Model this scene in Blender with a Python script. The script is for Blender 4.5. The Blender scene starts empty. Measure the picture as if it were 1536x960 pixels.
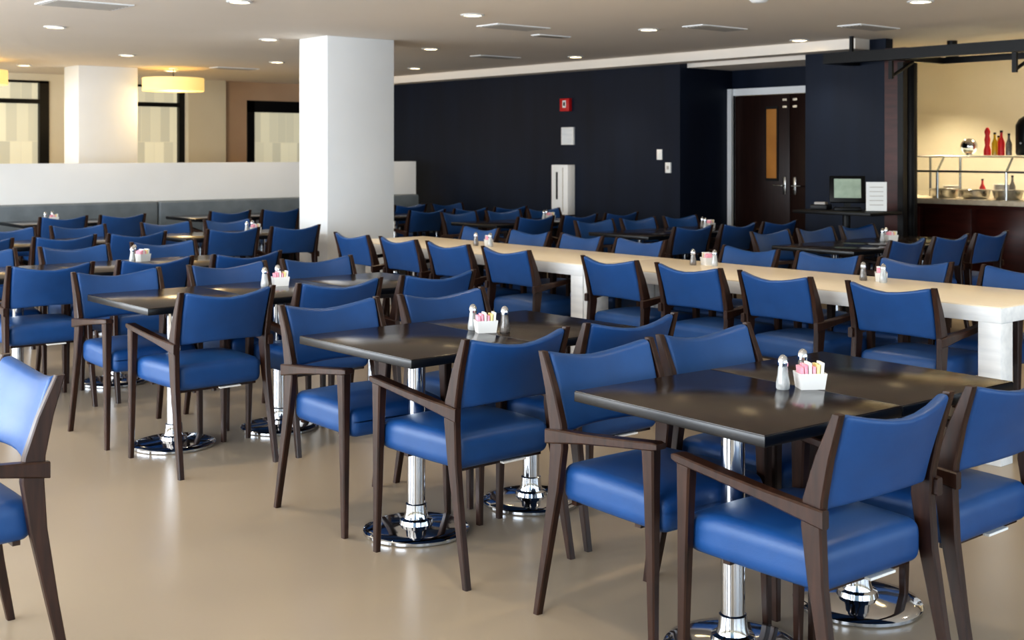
import bpy, math, random
from mathutils import Vector, Matrix
random.seed(4)
scene = bpy.context.scene
COL = scene.collection
scene.view_settings.view_transform = 'Standard'
for lk in ('Medium High Contrast','None'):
    try:
        scene.view_settings.look = lk; print('look',lk); break
    except Exception as e:
        print(e)
scene.view_settings.exposure = 0.15

# ------------------------------------------------------------------ materials
def lin(c):
    return tuple(((x/255)/12.92 if x/255 <= 0.04045 else ((x/255+0.055)/1.055)**2.4) for x in c)

def mat(name, rgb, rough=0.5, metal=0.0, rgb2=None, scale=(4,4,4), detail=4, bump=0.0, bscale=200,
        emis=None, estr=0.0, coat=0.0, trans=0.0, spec=0.5, sheen=0.0, rvar=0.0):
    m = bpy.data.materials.new(name); m.use_nodes = True
    nt = m.node_tree; b = nt.nodes['Principled BSDF']
    c1 = lin(rgb)+(1,)
    b.inputs['Base Color'].default_value = c1
    b.inputs['Roughness'].default_value = rough
    b.inputs['Metallic'].default_value = metal
    b.inputs['Coat Weight'].default_value = coat
    b.inputs['Coat Roughness'].default_value = 0.12
    b.inputs['Transmission Weight'].default_value = trans
    b.inputs['Specular IOR Level'].default_value = spec
    b.inputs['Sheen Weight'].default_value = sheen
    tc = nt.nodes.new('ShaderNodeTexCoord')
    if rgb2 is not None:
        mp = nt.nodes.new('ShaderNodeMapping'); mp.inputs['Scale'].default_value = scale
        nz = nt.nodes.new('ShaderNodeTexNoise'); nz.inputs['Detail'].default_value = detail
        nz.inputs['Scale'].default_value = 1.0
        rp = nt.nodes.new('ShaderNodeValToRGB')
        rp.color_ramp.elements[0].position = 0.28; rp.color_ramp.elements[0].color = c1
        rp.color_ramp.elements[1].position = 0.72; rp.color_ramp.elements[1].color = lin(rgb2)+(1,)
        nt.links.new(tc.outputs['Object'], mp.inputs[0]); nt.links.new(mp.outputs[0], nz.inputs['Vector'])
        nt.links.new(nz.outputs['Fac'], rp.inputs[0]); nt.links.new(rp.outputs[0], b.inputs['Base Color'])
        if rvar:
            mr = nt.nodes.new('ShaderNodeMapRange')
            mr.inputs['To Min'].default_value = rough-rvar; mr.inputs['To Max'].default_value = rough+rvar
            nt.links.new(nz.outputs['Fac'], mr.inputs['Value']); nt.links.new(mr.outputs[0], b.inputs['Roughness'])
    if bump:
        n2 = nt.nodes.new('ShaderNodeTexNoise'); n2.inputs['Scale'].default_value = bscale
        bp = nt.nodes.new('ShaderNodeBump'); bp.inputs['Strength'].default_value = bump
        bp.inputs['Distance'].default_value = 0.002
        nt.links.new(tc.outputs['Object'], n2.inputs['Vector'])
        nt.links.new(n2.outputs['Fac'], bp.inputs['Height']); nt.links.new(bp.outputs[0], b.inputs['Normal'])
    if emis is not None:
        b.inputs['Emission Color'].default_value = lin(emis)+(1,)
        b.inputs['Emission Strength'].default_value = estr
    return m

M = {}
M['blue'] = mat('blue_vinyl', (24,69,122), 0.43, rgb2=(27,75,131), scale=(9,9,9), bump=0.2, bscale=420, spec=0.5)
M['walnut'] = mat('walnut_wood', (34,20,14), 0.34, rgb2=(60,37,27), scale=(60,60,6), spec=0.4)
M['espresso'] = mat('espresso_top', (22,14,9), 0.17, rgb2=(38,26,18), scale=(3,70,70), spec=0.45, rvar=0.04, bump=.06, bscale=150)
M['espresso_edge'] = mat('espresso_edge', (12,13,16), 0.3)
M['chrome'] = mat('chrome', (215,218,222), 0.07, 1.0, rgb2=(205,208,214), scale=(3,3,3))
M['black'] = mat('black_metal', (10,10,11), 0.4, rgb2=(15,15,17), spec=.3)
M['floor'] = mat('floor_epoxy', (157,144,126), 0.28, rgb2=(166,153,134), scale=(.8,.8,.8), detail=2, spec=0.5)
M['ceiling'] = mat('ceiling_paint', (240,231,219), 0.8, rgb2=(243,234,223), scale=(1,1,1))
M['white'] = mat('white_paint', (236,238,239), 0.6, rgb2=(240,242,243), scale=(2,2,2))
M['cream'] = mat('cream_paint', (226,217,195), 0.6, rgb2=(231,223,202), scale=(2,2,2))
M['peach'] = mat('peach_paint', (200,170,142), 0.65, rgb2=(207,178,150), scale=(2,2,2))
M['navy'] = mat('navy_wall', (16,25,41), 0.5, rgb2=(21,32,51), scale=(5,5,.6), bump=0.1, bscale=60, spec=.25)
M['maple'] = mat('maple_top', (243,228,202), 0.30, rgb2=(249,237,214), scale=(40,1.5,10), detail=5)
M['whitewood'] = mat('white_wood', (222,225,228), 0.45, rgb2=(240,242,243), scale=(30,3,30), detail=5)
M['grayfab'] = mat('gray_upholstery', (106,116,124), 0.75, rgb2=(122,132,140), scale=(6,6,6), bump=0.2)
M['ceramic'] = mat('white_ceramic', (238,238,236), 0.25, rgb2=(242,242,240))
M['pink'] = mat('pink_packet', (240,150,175), 0.6, rgb2=(248,196,208), scale=(60,60,60))
M['yellowp'] = mat('yellow_packet', (240,220,130), 0.6, rgb2=(250,240,200), scale=(60,60,60))
M['paper'] = mat('paper', (236,236,232), 0.7, rgb2=(240,240,237))
M['salt'] = mat('salt_glass', (150,152,152), 0.12, rgb2=(205,208,208), scale=(50,50,20))
M['pepper'] = mat('pepper_glass', (88,80,74), 0.12, rgb2=(130,124,118), scale=(90,90,90))
M['red'] = mat('alarm_red', (190,24,28), 0.4, rgb2=(200,30,34))
M['darkdoor'] = mat('dark_door_wood', (32,18,15), 0.35, rgb2=(46,27,22), scale=(30,30,2), spec=.3)
M['redwood'] = mat('cherry_panel', (54,24,19), 0.3, rgb2=(76,34,27), scale=(20,3,20), spec=.35)
M['amber'] = mat('amber_glass', (130,88,34), 0.3, rgb2=(150,104,44), emis=(180,115,35), estr=0.16)
M['steel'] = mat('brushed_steel', (190,190,188), 0.25, 1.0, rgb2=(170,170,168), scale=(3,60,60))
M['screen'] = mat('lcd_screen', (120,135,120), 0.25, rgb2=(150,165,150), scale=(12,12,12), emis=(150,165,150), estr=0.3)
M['lamp'] = mat('lamp_lens', (255,240,210), 0.4, rgb2=(255,242,215), emis=(255,226,170), estr=12)
M['shade'] = mat('lamp_shade', (250,222,155), 0.7, rgb2=(252,228,165), scale=(3,3,20), emis=(255,214,130), estr=0.62)
M['oil'] = mat('olive_oil', (190,150,30), 0.15, rgb2=(200,160,40))
M['ventgray'] = mat('vent_gray', (176,170,162), 0.5, rgb2=(186,180,172))
M['stone'] = mat('counter_stone', (205,190,165), 0.25, rgb2=(225,212,190), scale=(25,25,25))
M['amberfood'] = mat('food', (120,80,40), 0.6, rgb2=(160,120,60), scale=(40,40,40))

def glass(name):
    m = bpy.data.materials.new(name); m.use_nodes = True
    nt = m.node_tree; b = nt.nodes['Principled BSDF']
    out = nt.nodes['Material Output']
    b.inputs['Base Color'].default_value = (.9,.95,.93,1); b.inputs['Roughness'].default_value = .05
    tr = nt.nodes.new('ShaderNodeBsdfTransparent'); mx = nt.nodes.new('ShaderNodeMixShader')
    fr = nt.nodes.new('ShaderNodeFresnel'); fr.inputs[0].default_value = 1.45
    nt.links.new(fr.outputs[0], mx.inputs[0]); nt.links.new(tr.outputs[0], mx.inputs[1])
    nt.links.new(b.outputs[0], mx.inputs[2]); nt.links.new(mx.outputs[0], out.inputs[0])
    return m
M['glass'] = glass('clear_glass')

def frosted():
    m = bpy.data.materials.new('frosted_window_film'); m.use_nodes = True
    nt = m.node_tree; b = nt.nodes['Principled BSDF']
    tc = nt.nodes.new('ShaderNodeTexCoord')
    mp = nt.nodes.new('ShaderNodeMapping'); mp.inputs['Scale'].default_value = (1,1,1)
    mp.inputs['Rotation'].default_value = (math.pi/2,0,0)
    br = nt.nodes.new('ShaderNodeTexBrick')
    br.inputs['Color1'].default_value = lin((206,200,174))+(1,)
    br.inputs['Color2'].default_value = lin((176,172,152))+(1,)
    br.inputs['Mortar'].default_value = lin((196,190,166))+(1,)
    br.inputs['Scale'].default_value = 1.0
    br.inputs['Brick Width'].default_value = 0.15; br.inputs['Row Height'].default_value = 0.55
    br.inputs['Mortar Size'].default_value = 0.004; br.offset = 0.37
    nt.links.new(tc.outputs['Object'], mp.inputs[0]); nt.links.new(mp.outputs[0], br.inputs['Vector'])
    nt.links.new(br.outputs['Color'], b.inputs['Base Color']); nt.links.new(br.outputs['Color'], b.inputs['Emission Color'])
    b.inputs['Emission Strength'].default_value = 0.58; b.inputs['Roughness'].default_value = 0.5
    return m
M['frost'] = frosted()

# ------------------------------------------------------------------ mesh builder
class MB:
    def __init__(s): s.v=[]; s.f=[]; s.mi=[]; s.mats=[]
    def mid(s, k):
        if k not in s.mats: s.mats.append(k)
        return s.mats.index(k)
    def add(s, vs, fs, k, T=None):
        o=len(s.v); i=s.mid(k)
        for p in vs:
            p=Vector(p)
            if T is not None: p=T@p
            s.v.append(tuple(p))
        for f in fs: s.f.append([a+o for a in f]); s.mi.append(i)
    def box(s, lo, hi, k, bev=0.0, T=None):
        x0,y0,z0=lo; x1,y1,z1=hi
        if bev<=0:
            vs=[(x0,y0,z0),(x1,y0,z0),(x1,y1,z0),(x0,y1,z0),(x0,y0,z1),(x1,y0,z1),(x1,y1,z1),(x0,y1,z1)]
            fs=[(0,3,2,1),(4,5,6,7),(0,1,5,4),(1,2,6,5),(2,3,7,6),(3,0,4,7)]
            s.add(vs,fs,k,T)
        else:
            c=((x0+x1)/2,(y0+y1)/2,(z0+z1)/2); h=((x1-x0)/2,(y1-y0)/2,(z1-z0)/2)
            s.rbox(c,h,bev,k,inner=0,fine=False,T=T)
    def rbox(s, c, h, r, k, inner=3, fine=True, fn=None, T=None):
        ax=[]
        for a in range(3):
            rr=min(r,h[a]*0.999)
            e=[-h[a],-h[a]+rr*0.25,-h[a]+rr*0.58,-h[a]+rr] if fine else [-h[a],-h[a]+rr]
            n=inner
            mid=[(-h[a]+rr)+(2*(h[a]-rr))*(j+1)/(n+1) for j in range(n)] if h[a]-rr>1e-4 else []
            if h[a]-rr<=1e-4: e=e[:-1]+[0.0]; co=e+[-q for q in reversed(e[:-1])]
            else: co=e+mid+[-q for q in reversed(e)]
            ax.append(co)
        idx={}; vs=[]; fs=[]
        X,Y,Z=ax
        def g(i,j,l):
            q=(i,j,l)
            if q not in idx:
                p=Vector((X[i],Y[j],Z[l])); inn=Vector([max(-(h[a]-min(r,h[a]*.999)),min(h[a]-min(r,h[a]*.999),p[a])) for a in range(3)])
                d=p-inn
                if d.length>1e-7: p=inn+d.normalized()*r if r<=min(h) else inn+Vector([d[a] for a in range(3)])*(1/max(1,(d.length/r)))
                p=p+Vector(c)
                if fn: p=Vector(fn(p))
                idx[q]=len(vs); vs.append(tuple(p))
            return idx[q]
        nx,ny,nz=len(X)-1,len(Y)-1,len(Z)-1
        for i in range(nx):
            for j in range(ny):
                fs.append((g(i,j,0),g(i,j+1,0),g(i+1,j+1,0),g(i+1,j,0)))
                fs.append((g(i,j,nz),g(i+1,j,nz),g(i+1,j+1,nz),g(i,j+1,nz)))
        for i in range(nx):
            for l in range(nz):
                fs.append((g(i,0,l),g(i+1,0,l),g(i+1,0,l+1),g(i,0,l+1)))
                fs.append((g(i,ny,l),g(i,ny,l+1),g(i+1,ny,l+1),g(i+1,ny,l)))
        for j in range(ny):
            for l in range(nz):
                fs.append((g(0,j,l),g(0,j,l+1),g(0,j+1,l+1),g(0,j+1,l)))
                fs.append((g(nx,j,l),g(nx,j+1,l),g(nx,j+1,l+1),g(nx,j,l+1)))
        s.add(vs,fs,k,T)
    def loft(s, secs, k, T=None):
        vs=[];fs=[]
        for c,a1,a2,h1,h2 in secs:
            c=Vector(c);a1=Vector(a1);a2=Vector(a2);ch=min(h1,h2)*0.3
            for (p,q) in [(h1,h2-ch),(h1-ch,h2),(-h1+ch,h2),(-h1,h2-ch),(-h1,-h2+ch),(-h1+ch,-h2),(h1-ch,-h2),(h1,-h2+ch)]:
                vs.append(tuple(c+a1*p+a2*q))
        n=len(secs)
        for i in range(n-1):
            for j in range(8):
                a=i*8+j;b=i*8+(j+1)%8
                fs.append((a,b,b+8,a+8))
        fs.append(tuple(range(7,-1,-1))); fs.append(tuple((n-1)*8+j for j in range(8)))
        s.add(vs,fs,k,T)
    def lathe(s, prof, c, k, n=32, T=None):
        vs=[];fs=[]
        for r,z in prof:
            for j in range(n):
                a=2*math.pi*j/n; vs.append((c[0]+r*math.cos(a),c[1]+r*math.sin(a),c[2]+z))
        for i in range(len(prof)-1):
            for j in range(n):
                a=i*n+j;b=i*n+(j+1)%n
                fs.append((a,b,b+n,a+n))
        if prof[0][0]>1e-5: fs.append(tuple(range(n-1,-1,-1)))
        if prof[-1][0]>1e-5: fs.append(tuple((len(prof)-1)*n+j for j in range(n)))
        s.add(vs,fs,k,T)
    def tube(s, p0, p1, r, k, n=10):
        p0=Vector(p0);p1=Vector(p1);d=p1-p0
        T=Matrix.Translation(p0)@d.to_track_quat('Z','Y').to_matrix().to_4x4()
        s.lathe([(r,0),(r,d.length)],(0,0,0),k,n,T)
    def mesh(s, name):
        me=bpy.data.meshes.new(name); me.from_pydata(s.v,[],s.f)
        for k in s.mats: me.materials.append(M[k])
        me.polygons.foreach_set('material_index', s.mi)
        me.polygons.foreach_set('use_smooth',[True]*len(s.f))
        me.update(); me.validate()
        try: me.set_sharp_from_angle(angle=math.radians(38))
        except Exception as e: print(e)
        return me
    def obj(s, name, loc=(0,0,0), rz=0):
        return place(s.mesh(name), name, loc, rz)

def place(me, name, loc=(0,0,0), rz=0, parent=None):
    o=bpy.data.objects.new(name, me); o.location=loc; o.rotation_euler=(0,0,math.radians(rz))
    COL.objects.link(o)
    if parent: o.parent=parent
    return o
def boxobj(name, lo, hi, k, bev=0.0):
    c=[(lo[i]+hi[i])/2 for i in range(3)]
    b=MB(); b.box([lo[i]-c[i] for i in range(3)],[hi[i]-c[i] for i in range(3)],k,bev)
    return b.obj(name,c)

# World axes: X = across the rows (towards navy wall), Y = towards the far windows.
CH=2.6
# ------------------------------------------------------------------ room shell
boxobj('floor',(-2.8,-3.2,-0.1),(13.4,17.6,0),'floor')
boxobj('ceiling',(-2.8,-3.2,CH),(13.4,17.6,CH+0.1),'ceiling')
WX=10.36
def wall(name,lo,hi,k): return boxobj(name,lo,hi,k)
wall('wall_navy',(WX,9.38,0),(WX+.12,17.4,CH),'navy')
wall('wall_recess_far',(WX+.12,9.38,0),(11.27,9.5,CH),'navy')
wall('wall_recess_near',(WX+.12,7.54,0),(11.27,7.66,CH),'navy')
wall('wall_navy_return',(WX,6.72,0),(WX+.12,7.66,CH),'navy')
wall('wall_recess_back',(11.27,7.66,2.24),(11.37,9.38,CH),'navy')
boxobj('trim_soffit',(10.12,6.9,2.5),(WX,17.4,CH),'ceiling')
boxobj('trim_recess_soffit',(WX+.12,7.66,2.46),(11.27,9.38,CH),'ceiling')
wall('wall_wood_pier',(WX-.02,6.5,0),(WX+.14,6.72,2.5),'redwood')

# double door
d=MB()
y0,y1=7.72,9.32
d.box((-.05,y0-.06,0),(.03,y0,2.24),'white'); d.box((-.05,y1-.0,0),(.03,y1+.06,2.24),'white')
d.box((-.05,y0-.06,2.16),(.03,y1+.06,2.24),'white')
d.box((-.09,y1+.0,0),(-.02,y1+.06,2.24),'white')
for a,b_ in ((y0+.01,8.515),(8.525,y1-.01)):
    d.box((-.03,a,.01),(.015,b_,2.155),'darkdoor',.004)
d.box((-.04,8.68,1.17),(-.025,8.86,2.02),'black'); d.box((-.045,8.70,1.2),(-.03,8.84,1.99),'amber')
for yy,sg in ((8.45,-1),(8.59,1)):
    d.box((-.045,yy-.02,1.02),(-.03,yy+.02,1.22),'steel',.004)
    d.tube((-.04,yy,1.12),(-.09,yy,1.12),.01,'steel'); d.tube((-.09,yy,1.12),(-.09,yy+sg*.12,1.12),.009,'steel')
    for zz in (2.0,2.08): d.box((-.036,yy-.03,zz),(-.029,yy+.03,zz+.025),'steel')
d.obj('door_1',(11.27,0,0))

# far exterior wall with windows (plane Y=17.4)
YN=17.4
nw=MB()
nw.box((-2.8,YN,0),(8.1,YN+.15,.85),'cream'); nw.box((-2.8,YN,2.5),(8.1,YN+.15,CH),'cream')
nw.box((-2.8,YN,.85),(-1.5,YN+.15,2.5),'cream')
nw.box((6.06,YN,.85),(6.75,YN+.15,2.5),'cream')
nw.box((8.1,YN-.14,0),(8.72,YN+.15,CH),'cream')
nw.box((8.72,YN,0),(9.15,YN+.15,CH),'peach'); nw.box((9.15,YN,2.31),(10.3,YN+.15,CH),'peach')
nw.box((10.3,YN,0),(WX+.1,YN+.15,CH),'peach')
nw.obj('wall_north')
def window(name,x0,x1,z0,z1,trans,posts,fw=.05):
    w=MB()
    w.box((x0,YN+.06,z0),(x1,YN+.08,z1),'frost')
    w.box((x0,YN-.02,z1-.03),(x1,YN+.06,z1),'black'); w.box((x0,YN-.02,z0),(x1,YN+.06,z0+fw),'black')
    for p in [x0+fw/2,x1-fw/2]+posts: w.box((p-fw/2,YN-.02,z0),(p+fw/2,YN+.06,z1),'black')
    for t in trans: w.box((x0,YN-.015,t-.03),(x1,YN+.06,t+.03),'black')
    return w.obj(name)
window('window_1',-1.5,6.06,.85,2.5,[2.21],[1.0,3.6],.13)
window('window_2',6.75,8.1,.85,2.5,[2.21],[],.09)
w=MB()
w.box((9.15,YN-.03,0),(9.27,YN+.06,2.31),'black'); w.box((10.18,YN-.03,0),(10.3,YN+.06,2.31),'black')
w.box((9.15,YN-.03,2.13),(10.3,YN+.06,2.31),'black'); w.box((9.15,YN-.03,0),(10.3,YN+.06,.2),'black')
w.box((9.27,YN+.0,.2),(10.18,YN+.02,2.13),'frost'); w.obj('window_3')

# near (unseen) walls with big daylight windows
b=MB()
b.box((-2.8,-3.2,0),(-2.68,17.4,.35),'cream'); b.box((-2.8,-3.2,2.45),(-2.68,17.4,CH),'cream')
for yy in [-3.2,.1,3.4,6.7,10,13.3,17.2]: b.box((-2.8,yy,.35),(-2.68,yy+.2,2.45),'cream')
b.obj('wall_west')
b=MB()
b.box((-2.68,-3.2,0),(10.4,-3.08,.35),'cream'); b.box((-2.68,-3.2,2.45),(10.4,-3.08,CH),'cream')
for xx in [-2.68,.6,3.9,7.2,10.2]: b.box((xx,-3.2,.35),(xx+.2,-3.08,2.45),'cream')
b.obj('wall_south')
wall('wall_east_near',(WX,-3.08,0),(WX+.12,2.2,CH),'navy')

# columns
boxobj('column',(6.06,9.93,0),(6.82,10.45,CH),'white',.006)
boxobj('column',(5.72,15.35,0),(6.5,15.85,CH),'white',.006)

# partition + banquette
boxobj('partition_wall',(-1.0,13.95,0),(9.95,14.08,1.37),'white')
bq=MB()
L=[-0.6,1.6,3.9,6.1,8.2,9.9]
for a,c in zip(L[:-1],L[1:]):
    hx=(c-a)/2-.004
    bq.rbox(((a+c)/2,13.86,.69),(hx,.07,.225),.03,'grayfab',inner=1)
    bq.rbox(((a+c)/2,13.66,.41),(hx,.27,.07),.03,'grayfab',inner=1)
bq.box((-.6,13.45,0),(9.9,13.93,.34),'espresso_edge')
bq.obj('banquette_bench')

# ------------------------------------------------------------------ chair
def chair_mesh():
    c=MB()
    X=(1,0,0);Y=(0,1,0)
    for sx in (-1,1):
        pts=[(-.285,0,.013,.012,.247),(-.245,.2,.014,.017,.243),(-.205,.42,.015,.025,.238),(-.19,.56,.015,.032,.236),(-.195,.63,.015,.031,.236),(-.225,.74,.014,.023,.237),(-.268,.855,.012,.013,.239)]
        c.loft([((sx*x,y,z),X,Y,h1,h2) for y,z,h1,h2,x in pts],'walnut')
        pts=[(.25,0,.011,.012,.25),(.245,.25,.014,.016,.248),(.24,.5,.017,.021,.247),(.237,.62,.019,.025,.247),(.235,.64,.019,.027,.247)]
        c.loft([((sx*x,y,z),X,Y,h1,h2) for y,z,h1,h2,x in pts],'walnut')
        Z=(0,0,1)
        pts=[(-.235,.588,.013,.024),(-.17,.597,.017,.022),(-.05,.612,.021,.016),(.12,.632,.024,.013),(.26,.648,.024,.012),(.278,.649,.02,.008)]
        c.loft([((sx*.247,y,z),X,Z,h1,h2) for y,z,h1,h2 in pts],'walnut')
    c.box((-.2,.12,.372),(.2,.145,.41),'walnut'); c.box((-.2,-.17,.372),(.2,-.148,.41),'walnut')
    def sf(p):
        x,y,z=p; u=x/.235; v=(y-.03)/.235
        if z>.45: z+=.018*(1-u*u)*(1-v*v)
        if z>.45 and y>.1: z-=.012*((y-.1)/.165)**2
        x*=1-.05*max(0,-v)
        return (x,y,z)
    c.rbox((0,.033,.442),(.229,.238,.06),.036,'blue',inner=4,fn=sf)
    def bf(p):
        x,y,z=p; t=(z-.61)/.235; u=x/.226
        yy=-.197-.07*max(0,t)**1.15
        bow=-.032*(1-u*u)
        z2=z-(.034*(max(0,1-abs(u)**1.6)) if t>.0 else 0)*max(0,t)**2+ (.010*(1-u*u) if t<.4 else 0)
        x2=x*(.975+.022*t)
        return (x2,yy+(y)+bow+.006,z2)
    c.rbox((0,0,.727),(.224,.021,.128),.017,'blue',inner=5,fn=bf)
    c.box((.0,-.19,.372),(.11,-.12,.379),'paper')
    return c.mesh('dining_chair')
CHM=chair_mesh()
def chair(x,y,rz,j=2.0):
    place(CHM,'dining_chair',(x,y,0),rz+random.uniform(-j,j))

# ------------------------------------------------------------------ tables
TH=.76
def table_mesh(n):
    t=MB(); W=.61
    for i in range(n):
        x=(i-(n-1)/2)*W
        t.box((x-W/2+.0015,-.38,TH-.034),(x+W/2-.0015,.38,TH-.003),'espresso_edge',.003)
        t.box((x-W/2+.003,-.378,TH-.006),(x+W/2-.003,.378,TH),'espresso',.0025)
        t.box((x-.2,-.025,TH-.052),(x+.2,.025,TH-.034),'black'); t.box((x-.025,-.25,TH-.052),(x+.025,.25,TH-.034),'black')
        t.lathe([(.07,TH-.06),(.07,TH-.05)],(x,0,0),'black',20)
        t.lathe([(.036,.02),(.036,TH-.058)],(x,0,0),'chrome',28)
        t.lathe([(.204,0),(.21,.004),(.21,.014),(.204,.02),(.17,.026),(.10,.031),(.068,.034),(.064,.05),(.05,.056),(.044,.075),(.042,.11),(.0365,.114)],(x,0,0),'chrome',48)
    return t.mesh('dining_table')
TM={n:table_mesh(n) for n in (1,2,3)}
def table(x,y,n,rz=0): place(TM[n],'dining_table',(x,y,0),rz)

# condiments
def caddy_mesh():
    m=MB()
    def ring(hx,hy,z): return [(-hx,-hy,z),(hx,-hy,z),(hx,hy,z),(-hx,hy,z)]
    vs=ring(.038,.03,0)+ring(.044,.035,.05)+ring(.040,.031,.05)+ring(.035,.027,.006)
    fs=[(3,2,1,0)]
    for r in range(3):
        for j in range(4):
            a=r*4+j;b_=r*4+(j+1)%4; fs.append((a,b_,b_+4,a+4))
    fs.append((12,13,14,15)); m.add(vs,fs,'ceramic')
    k=['pink','pink','paper','pink','yellowp','paper']
    for i in range(6):
        x=-.028+.0112*i; T=Matrix.Translation((x,0,.008))@Matrix.Rotation(math.radians(-5+2*i),4,'Y')
        m.box((-.0045,-.024,0),(.0045,.024,.062+.006*(i%3)),k[i],0,T)
    return m.mesh('sugar_caddy')
def shaker_mesh(k,nm):
    m=MB()
    m.lathe([(.019,0),(.0215,.004),(.0215,.02),(.017,.045),(.0145,.07),(.0145,.074)],(0,0,0),k,20)
    m.lathe([(.0165,.072),(.017,.08),(.016,.09),(.012,.101),(.005,.107),(0.0,.108)],(0,0,0),'chrome',20)
    return m.mesh(nm)
CAD=caddy_mesh(); SALT=shaker_mesh('salt','salt_shaker'); PEP=shaker_mesh('pepper','pepper_shaker')
def condiments(x,y,z=TH,rz=0,a=(-.085,.03),b=(.05,.085)):
    R=Matrix.Rotation(math.radians(rz),3,'Z')
    def q(dx,dy): 
        v=R@Vector((dx,dy,0)); return (x+v.x,y+v.y,z)
    place(CAD,'sugar_caddy',q(0,0),rz-25); place(SALT,'salt_shaker',q(*a),rz); place(PEP,'pepper_shaker',q(*b),rz)

t=.355
def rowchairs(us,v,side,off=t):
    for u in us:
        chair(u,v+side*off,180 if side>0 else 0)
# T1
table(3.175,2.375,2,-2)
chair(2.85,2.69,178,0); chair(3.41,2.70,180,0); chair(2.79,2.04,-2,0); chair(3.37,2.03,0,0)
condiments(3.175,2.33,TH,-10)
# T2
table(3.12,3.95,2,1)
chair(2.80,4.30,180,0); chair(3.41,4.30,181,0); chair(2.81,3.59,1,0); chair(3.42,3.61,-1,0)
condiments(3.14,3.91,TH,0,(.0,.085),(.06,-.05))
# T3
table(3.30,5.9,3,0)
rowchairs([2.67,3.30,3.91],5.9,-1,.36); rowchairs([2.64,3.30,3.90],5.9,1,.36)
condiments(3.36,6.0,TH,10)
# T4
table(3.12,7.75,3,0)
rowchairs([2.50,3.12,3.74],7.75,-1,.37); rowchairs([2.48,3.12,3.76],7.75,1,.42)
condiments(3.4,7.95,TH,40)
# T5
table(3.4,10.1,3); rowchairs([2.79,3.42,4.0],10.1,-1,.37); rowchairs([2.8,3.4,4.0],10.1,1,.4)
table(5.15,10.1,2); rowchairs([4.85,5.45],10.1,-1,.37); rowchairs([4.83,5.45],10.1,1,.4)
condiments(5.4,10.1,TH,20)
chair(1.0,3.79,90,0)
# banquette tables
for xx in (2.9,4.75,6.6,8.4):
    table(xx,12.98,2); rowchairs([xx-.31,xx+.31],12.98,-1,.38)
condiments(4.6,13.05,TH,20); condiments(8.4,13.0,TH,0)
# far row
for vv in (5.7,7.8,9.9,11.75):
    table(8.7,vv,3)
    rowchairs([8.09,8.7,9.31],vv,-1,.37); rowchairs([8.09,8.7,9.31],vv,1,.37)
condiments(8.95,5.75); condiments(9.1,7.85,TH,30); condiments(8.9,9.95,TH,15)

# long white communal tables
def long_table():
    m=MB(); hx,hy=.4,1.445
    m.box((-hx,-hy,TH-.078),(hx,hy,TH-.006),'whitewood',.003)
    m.box((-hx+.002,-hy+.002,TH-.008),(hx-.002,hy-.002,TH),'maple',.002)
    for sx in (-1,1):
        for sy in (-1,1):
            cx=sx*(hx-.06); cy=sy*(hy-.06)
            m.box((cx-.058,cy-.058,0),(cx+.058,cy+.058,TH-.078),'whitewood',.003)
    return m.mesh('communal_table')
LT=long_table()
place(LT,'communal_table',(5.91,4.395,0)); place(LT,'communal_table',(5.91,7.29,0))
for vv in (3.38,4.07,4.69,5.32,6.32,6.97,7.58,8.23):
    chair(5.51,vv,-90); chair(6.31,vv+random.uniform(-.02,.02),90)
condiments(6.12,4.0,TH,60); condiments(6.12,5.3,TH,90); condiments(6.05,7.5,TH,80)

# ------------------------------------------------------------------ ceiling lamps
def downlight(x,y,z=CH,power=35,col=(1,.81,.58)):
    e=bpy.data.objects.new('recessed_downlight',None); e.location=(x,y,z); COL.objects.link(e)
    m=MB(); m.lathe([(.075,-.001),(.095,-.001),(.097,-.006),(.08,-.012),(.07,-.008),(.07,-.001)],(0,0,0),'white',24)
    m.lathe([(0.0,-.003),(.07,-.004)],(0,0,0),'lamp',24)
    place(m.mesh('trim_ring'),'trim_ring',parent=e)
    l=bpy.data.lights.new('downlight_lamp','SPOT'); l.energy=power; l.color=col; l.spot_size=math.radians(115)
    l.spot_blend=.7; l.shadow_soft_size=.06
    lo=bpy.data.objects.new('downlight_lamp',l); lo.location=(0,0,-.03); COL.objects.link(lo); lo.parent=e
for x,y in [(3.81,10.78),(5.2,15.8),(5.55,13.4),(7.07,15.6),(5.83,10.63),(7.38,13.26),(4.2,8.1),(6.04,7.69),(7.68,10.5),(9.3,13.06),
            (9.6,10.3),(7.97,7.59),(9.86,7.36),
            (2.0,8.0),(4.1,5.0),(6.1,4.9),(8.0,4.9),(9.7,4.5),(2.1,5.0),(4.1,2.2),(6.1,2.2),(2.1,2.2),(8.0,2.2),(2.1,10.8),(3.4,13.3)]:
    downlight(x,y)
for x,y in [(12.3,6.2),(12.3,7.6),(12.3,4.4)]: downlight(x,y,2.6,150,(1,.86,.60))

# vents / detectors
def vent(x,y,sx,sy,k='ventgray'):
    m=MB(); m.box((-sx,-sy,-.008),(sx,sy,0),'white')
    n=6
    for i in range(n):
        yy=-sy*.8+i*(1.6*sy/(n-1)); m.box((-sx*.88,yy-.012,-.013),(sx*.88,yy+.012,-.008),k)
    m.obj('ceiling_vent',(x,y,CH))
for px in [(8.3,7.1,.3,.12),(6.9,8.2,.3,.15),(3.4,9.0,.3,.2),(9.3,6.2,.3,.12),(8.9,10.9,.3,.1),(7.5,14.6,.3,.12),(7.7,8.6,.2,.06)]: vent(*px)
m=MB(); m.lathe([(.07,0),(.07,-.02),(.05,-.04),(.02,-.045),(0,-.045)],(0,0,0),'white',24); m.obj('smoke_detector',(6.9,5.5,CH))

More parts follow.
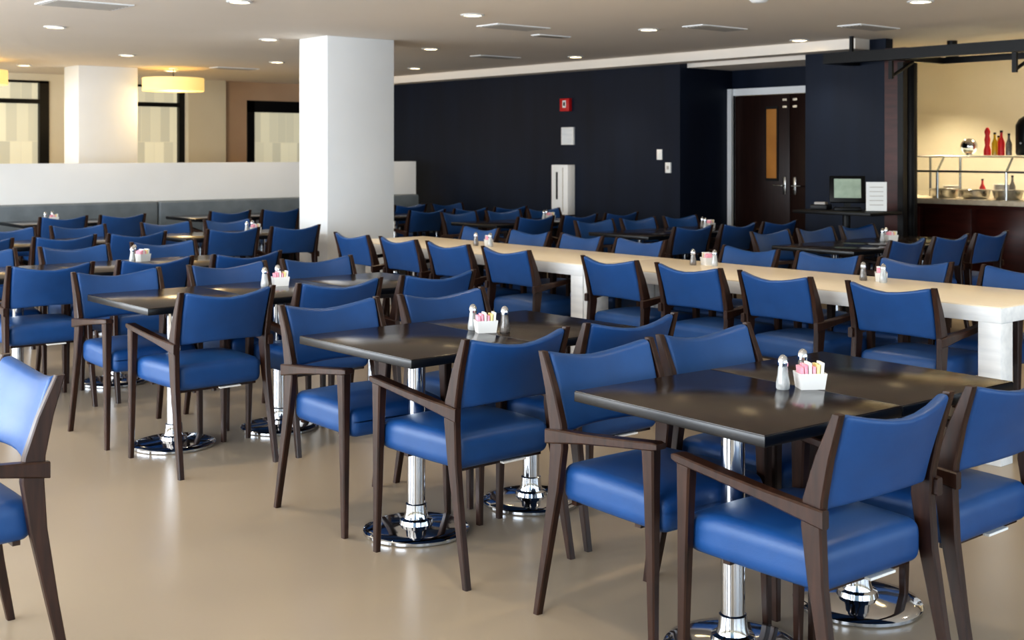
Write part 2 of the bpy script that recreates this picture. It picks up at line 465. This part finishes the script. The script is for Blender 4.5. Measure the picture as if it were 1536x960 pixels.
# pendant drum lamps
def pendant(x,y):
    e=bpy.data.objects.new('pendant_lamp',None); e.location=(x,y,0); COL.objects.link(e)
    m=MB(); m.lathe([(.38,2.30),(.395,2.30),(.395,2.47),(.38,2.47),(.38,2.46),(.0,2.46)],(0,0,0),'shade',40)
    m.lathe([(0,2.305),(.38,2.305)],(0,0,0),'shade',40)
    m.lathe([(.006,2.46),(.006,2.6)],(0,0,0),'black',8); m.lathe([(.06,2.585),(.06,2.6)],(0,0,0),'white',16)
    place(m.mesh('drum_shade'),'drum_shade',parent=e)
    l=bpy.data.lights.new('pendant_bulb','POINT'); l.energy=14; l.color=(1,.75,.42); l.shadow_soft_size=.15
    o=bpy.data.objects.new('pendant_bulb',l); o.location=(0,0,2.15); COL.objects.link(o); o.parent=e
for x in (4.38,6.9,1.9): pendant(x,15.15)

# wall fittings on the navy wall
def wb(name,y,z,w,h,dp,parts):
    m=MB(); m.box((-dp,-w/2,-h/2),(.002,w/2,h/2),parts[0],.001)
    for q in parts[1:]:
        (yy,zz,ww,hh,k)=q; m.box((-dp-.004,yy-ww/2,zz-hh/2),(-dp+.002,yy+ww/2,zz+hh/2),k)
    m.obj(name,(WX,y,z))
wb('fire_alarm',11.27,2.09,.17,.16,.05,['red',(0,.01,.06,.09,'paper'),(0,.01,.03,.05,'red')])
wb('wall_speaker',11.24,1.70,.22,.22,.03,['ceramic',(0,0,.18,.18,'whitewood')])
wb('extinguisher_cabinet',11.28,1.03,.30,.62,.12,['white',(.05,.05,.03,.34,'espresso_edge'),(-.06,0,.01,.55,'ventgray')])
wb('light_switch',9.69,1.47,.08,.12,.012,['ceramic',(0,0,.025,.05,'paper')])
wb('thermostat',9.55,1.32,.08,.12,.02,['ceramic',(0,0,.03,.04,'ventgray')])

# ------------------------------------------------------------------ servery
wall('wall_servery_back',(13.2,2.2,0),(13.3,9.5,CH),'cream')
wall('wall_servery_far',(11.4,9.38,0),(13.2,9.5,CH),'cream')
wall('wall_servery_near',(WX+.12,2.1,0),(13.2,2.2,CH),'cream')
c=MB()
c.box((11.4,2.3,0),(12.15,9.3,.97),'redwood')
for i in range(12): c.box((11.385,2.35+i*.58,.1),(11.4,2.35+i*.58+.52,.93),'redwood',.003)
c.box((11.34,2.3,.97),(12.2,9.3,1.02),'stone',.005); c.obj('serving_counter')
s=MB()
for yy in (8.3,7.2,6.85,6.1,5.0,3.9):
    s.tube((11.5,yy,1.02),(11.5,yy,1.30),.014,'steel'); s.tube((11.5,yy,1.30),(11.62,yy,1.44),.012,'steel')
    s.tube((11.95,yy,1.02),(11.95,yy,1.46),.014,'steel')
s.tube((11.5,3.9,1.30),(11.5,8.3,1.30),.012,'steel'); s.tube((11.95,3.9,1.45),(11.95,8.3,1.45),.012,'steel')
s.box((11.45,3.85,1.455),(12.0,8.35,1.467),'glass'); s.box((11.498,3.9,1.1),(11.506,8.3,1.44),'glass')
s.obj('sneeze_guard')
for i,(yy) in enumerate((6.9,6.55,6.2,5.85,5.4)):
    m=MB(); m.lathe([(.10,0),(.13,.01),(.15,.09),(.16,.095),(.145,.085),(.12,.03),(0,.03)],(0,0,0),'steel',24)
    m.lathe([(.13,.055),(.06,.075),(0,.08)],(0,0,0),'amberfood',20); m.obj('serving_bowl',(11.72,yy,1.02))
m=MB(); 
m.box((-.15,-.1,0),(.15,.1,.14),'steel',.01); m.box((-.12,-.08,.14),(.12,.08,.16),'black'); m.obj('countertop_warmer',(11.75,7.45,1.02))
for yy,n in ((7.02,10),(6.72,7),(6.45,12),(5.95,9)):
    m=MB()
    for i in range(n): m.lathe([(.06,.012*i),(.10,.012*i+.008),(.10,.012*i+.011),(0,.012*i+.011)],(0,0,0),'ceramic',24)
    m.obj('plate_stack',(12.08,yy,1.02))
bz=1.467
def bottle(nm,y,k,h,r,x=11.72,z=bz):
    m=MB(); m.lathe([(r,0),(r*1.03,h*.52),(r*.4,h*.74),(r*.36,h*.93)],(0,0,0),k,20); m.lathe([(r*.43,h*.92),(r*.43,h)],(0,0,0),'black',16)
    m.obj(nm,(x,y,z))
m=MB(); m.lathe([(.035,0),(.036,.05),(.022,.10),(.03,.16),(.02,.2),(.03,.24),(.012,.28),(0,.285)],(0,0,0),'red',20); m.obj('pepper_mill',(11.72,6.42,bz))
bottle('oil_bottle',6.34,'oil',.23,.03); bottle('sauce_bottle',6.27,'red',.25,.033); bottle('vinegar_bottle',6.19,'pepper',.22,.03); bottle('oil_bottle',6.37,'oil',.2,.028,11.85)
bottle('sauce_bottle',6.6,'red',.2,.03,11.95,1.02); bottle('vinegar_bottle',6.3,'pepper',.24,.03,12.0,1.02)
m=MB(); m.lathe([(.04,0),(.03,.012)]+[(.085*math.sin(a),.09-.085*math.cos(a)) for a in [math.radians(20+i*16) for i in range(10)]]+[(0,.175)],(0,0,0),'chrome',28); m.obj('chrome_dispenser',(11.72,6.62,bz))
m=MB(); m.lathe([(.12,0),(.13,.02),(.13,.3),(.10,.36),(.04,.40),(0,.41)],(0,0,0),'black',28); m.tube((-.12,0,.12),(-.18,0,.12),.012,'steel'); m.obj('coffee_urn',(11.75,5.99,bz))
# black entry posts + canopy frame
p=MB(); p.box((10.2,6.43,0),(10.27,6.49,2.349),'black'); p.box((10.17,6.40,0),(10.30,6.495,.02),'steel'); p.obj('steel_post')
p=MB(); p.box((10.37,6.42,0),(10.43,6.49,2.349),'black',.004); p.obj('steel_post')
p=MB()
p.box((9.88,2.4,2.35),(9.97,7.1,2.45),'black'); p.box((9.97,7.0,2.35),(10.34,7.1,2.45),'black')
for yy in (6.4,5.2,3.9): 
    p.box((9.97,yy,2.36),(10.9,yy+.05,2.42),'black'); p.box((9.97,yy,2.18),(10.0,yy+.04,2.36),'black')
    p.tube((9.985,yy+.02,2.2),(10.35,yy+.02,2.35),.016,'black')
p.box((10.86,2.4,2.36),(10.9,6.45,2.42),'black')
for yy in (6.8,4.5,2.6): p.box((9.92,yy,2.44),(9.95,yy+.03,2.6),'black')
p.obj('canopy_frame')
m=MB(); m.lathe([(.06,.0),(.065,-.03),(.055,-.07),(.02,-.10),(0,-.102)],(0,0,0),'black',20); m.lathe([(.05,0),(.05,.12)],(0,0,0),'black',16); m.obj('dome_camera',(11.1,6.45,2.48))

# POS stand
e=MB()
e.box((-.25,-.42,.93),(.25,.42,.96),'black',.004); e.lathe([(.22,0),(.22,.015),(.04,.03),(.035,.93)],(0,0,0),'black',24)
e.obj('side_stand',(9.6,6.64,0),0)
e=MB(); 
e.box((-.09,-.12,0),(.09,.12,.03),'black',.004); e.box((-.02,-.03,.03),(.02,.03,.12),'black')
Tm=Matrix.Translation((0,0,.19))@Matrix.Rotation(math.radians(14),4,'Y')
e.box((-.02,-.16,-.12),(.02,.16,.13),'black',.006,Tm); e.box((-.024,-.12,-.08),(-.019,.12,.10),'screen',0,Tm)
e.obj('pos_terminal',(9.6,6.63,.96),38)
e=MB(); e.box((-.09,-.08,0),(.09,.08,.05),'black',.008); e.box((-.05,-.05,.05),(.05,.05,.07),'ventgray'); e.obj('receipt_printer',(9.6,6.92,.96),20)
e=MB(); e.box((-.04,-.09,0),(.04,.09,.01),'glass'); e.box((-.004,-.09,.01),(.004,.09,.27),'paper'); 
for i in range(5): e.box((-.006,-.06,.06+.04*i),(-.004,.06,.066+.04*i),'ventgray')
e.obj('sign_holder',(9.58,6.31,.96),40)

# ------------------------------------------------------------------ daylight
def area(name,loc,rot,sx,sy,en,col):
    l=bpy.data.lights.new(name,'AREA'); l.shape='RECTANGLE'; l.size=sx; l.size_y=sy; l.energy=en; l.color=col
    o=bpy.data.objects.new(name,l); o.location=loc; o.rotation_euler=rot; COL.objects.link(o); return o
for i,yy in enumerate((1.85,5.15,8.45,11.75,15.3)):
    area('window_daylight',(-2.9,yy,1.35),(0,math.radians(-102),0),1.9,3.0,205 if yy<12 else 130,(.85,.92,1))
for i,xx in enumerate((-.95,2.35,5.65,8.8)):
    area('window_daylight',(xx,-3.35,1.35),(math.radians(102),0,0),3.0,1.9,64,(.72,.86,1))
w=bpy.data.worlds.new('world'); scene.world=w; w.use_nodes=True
nt=w.node_tree; bg=nt.nodes['Background']
sky=nt.nodes.new('ShaderNodeTexSky'); 
try:
    sky.sky_type='NISHITA'; sky.sun_disc=False; sky.sun_elevation=math.radians(35)
except Exception as ex: print(ex)
nt.links.new(sky.outputs[0],bg.inputs[0]); bg.inputs[1].default_value=0.1

# ------------------------------------------------------------------ camera
cam=bpy.data.cameras.new('camera'); co=bpy.data.objects.new('camera',cam); COL.objects.link(co)
co.location=(0,0,1.5); co.rotation_euler=(math.radians(90),0,math.radians(-40))
cam.sensor_width=36; cam.lens=36*1830/1536; cam.shift_y=-252/1536; cam.clip_end=100
cam.dof.use_dof=True; cam.dof.focus_distance=4.4; cam.dof.aperture_fstop=5.6
scene.camera=co
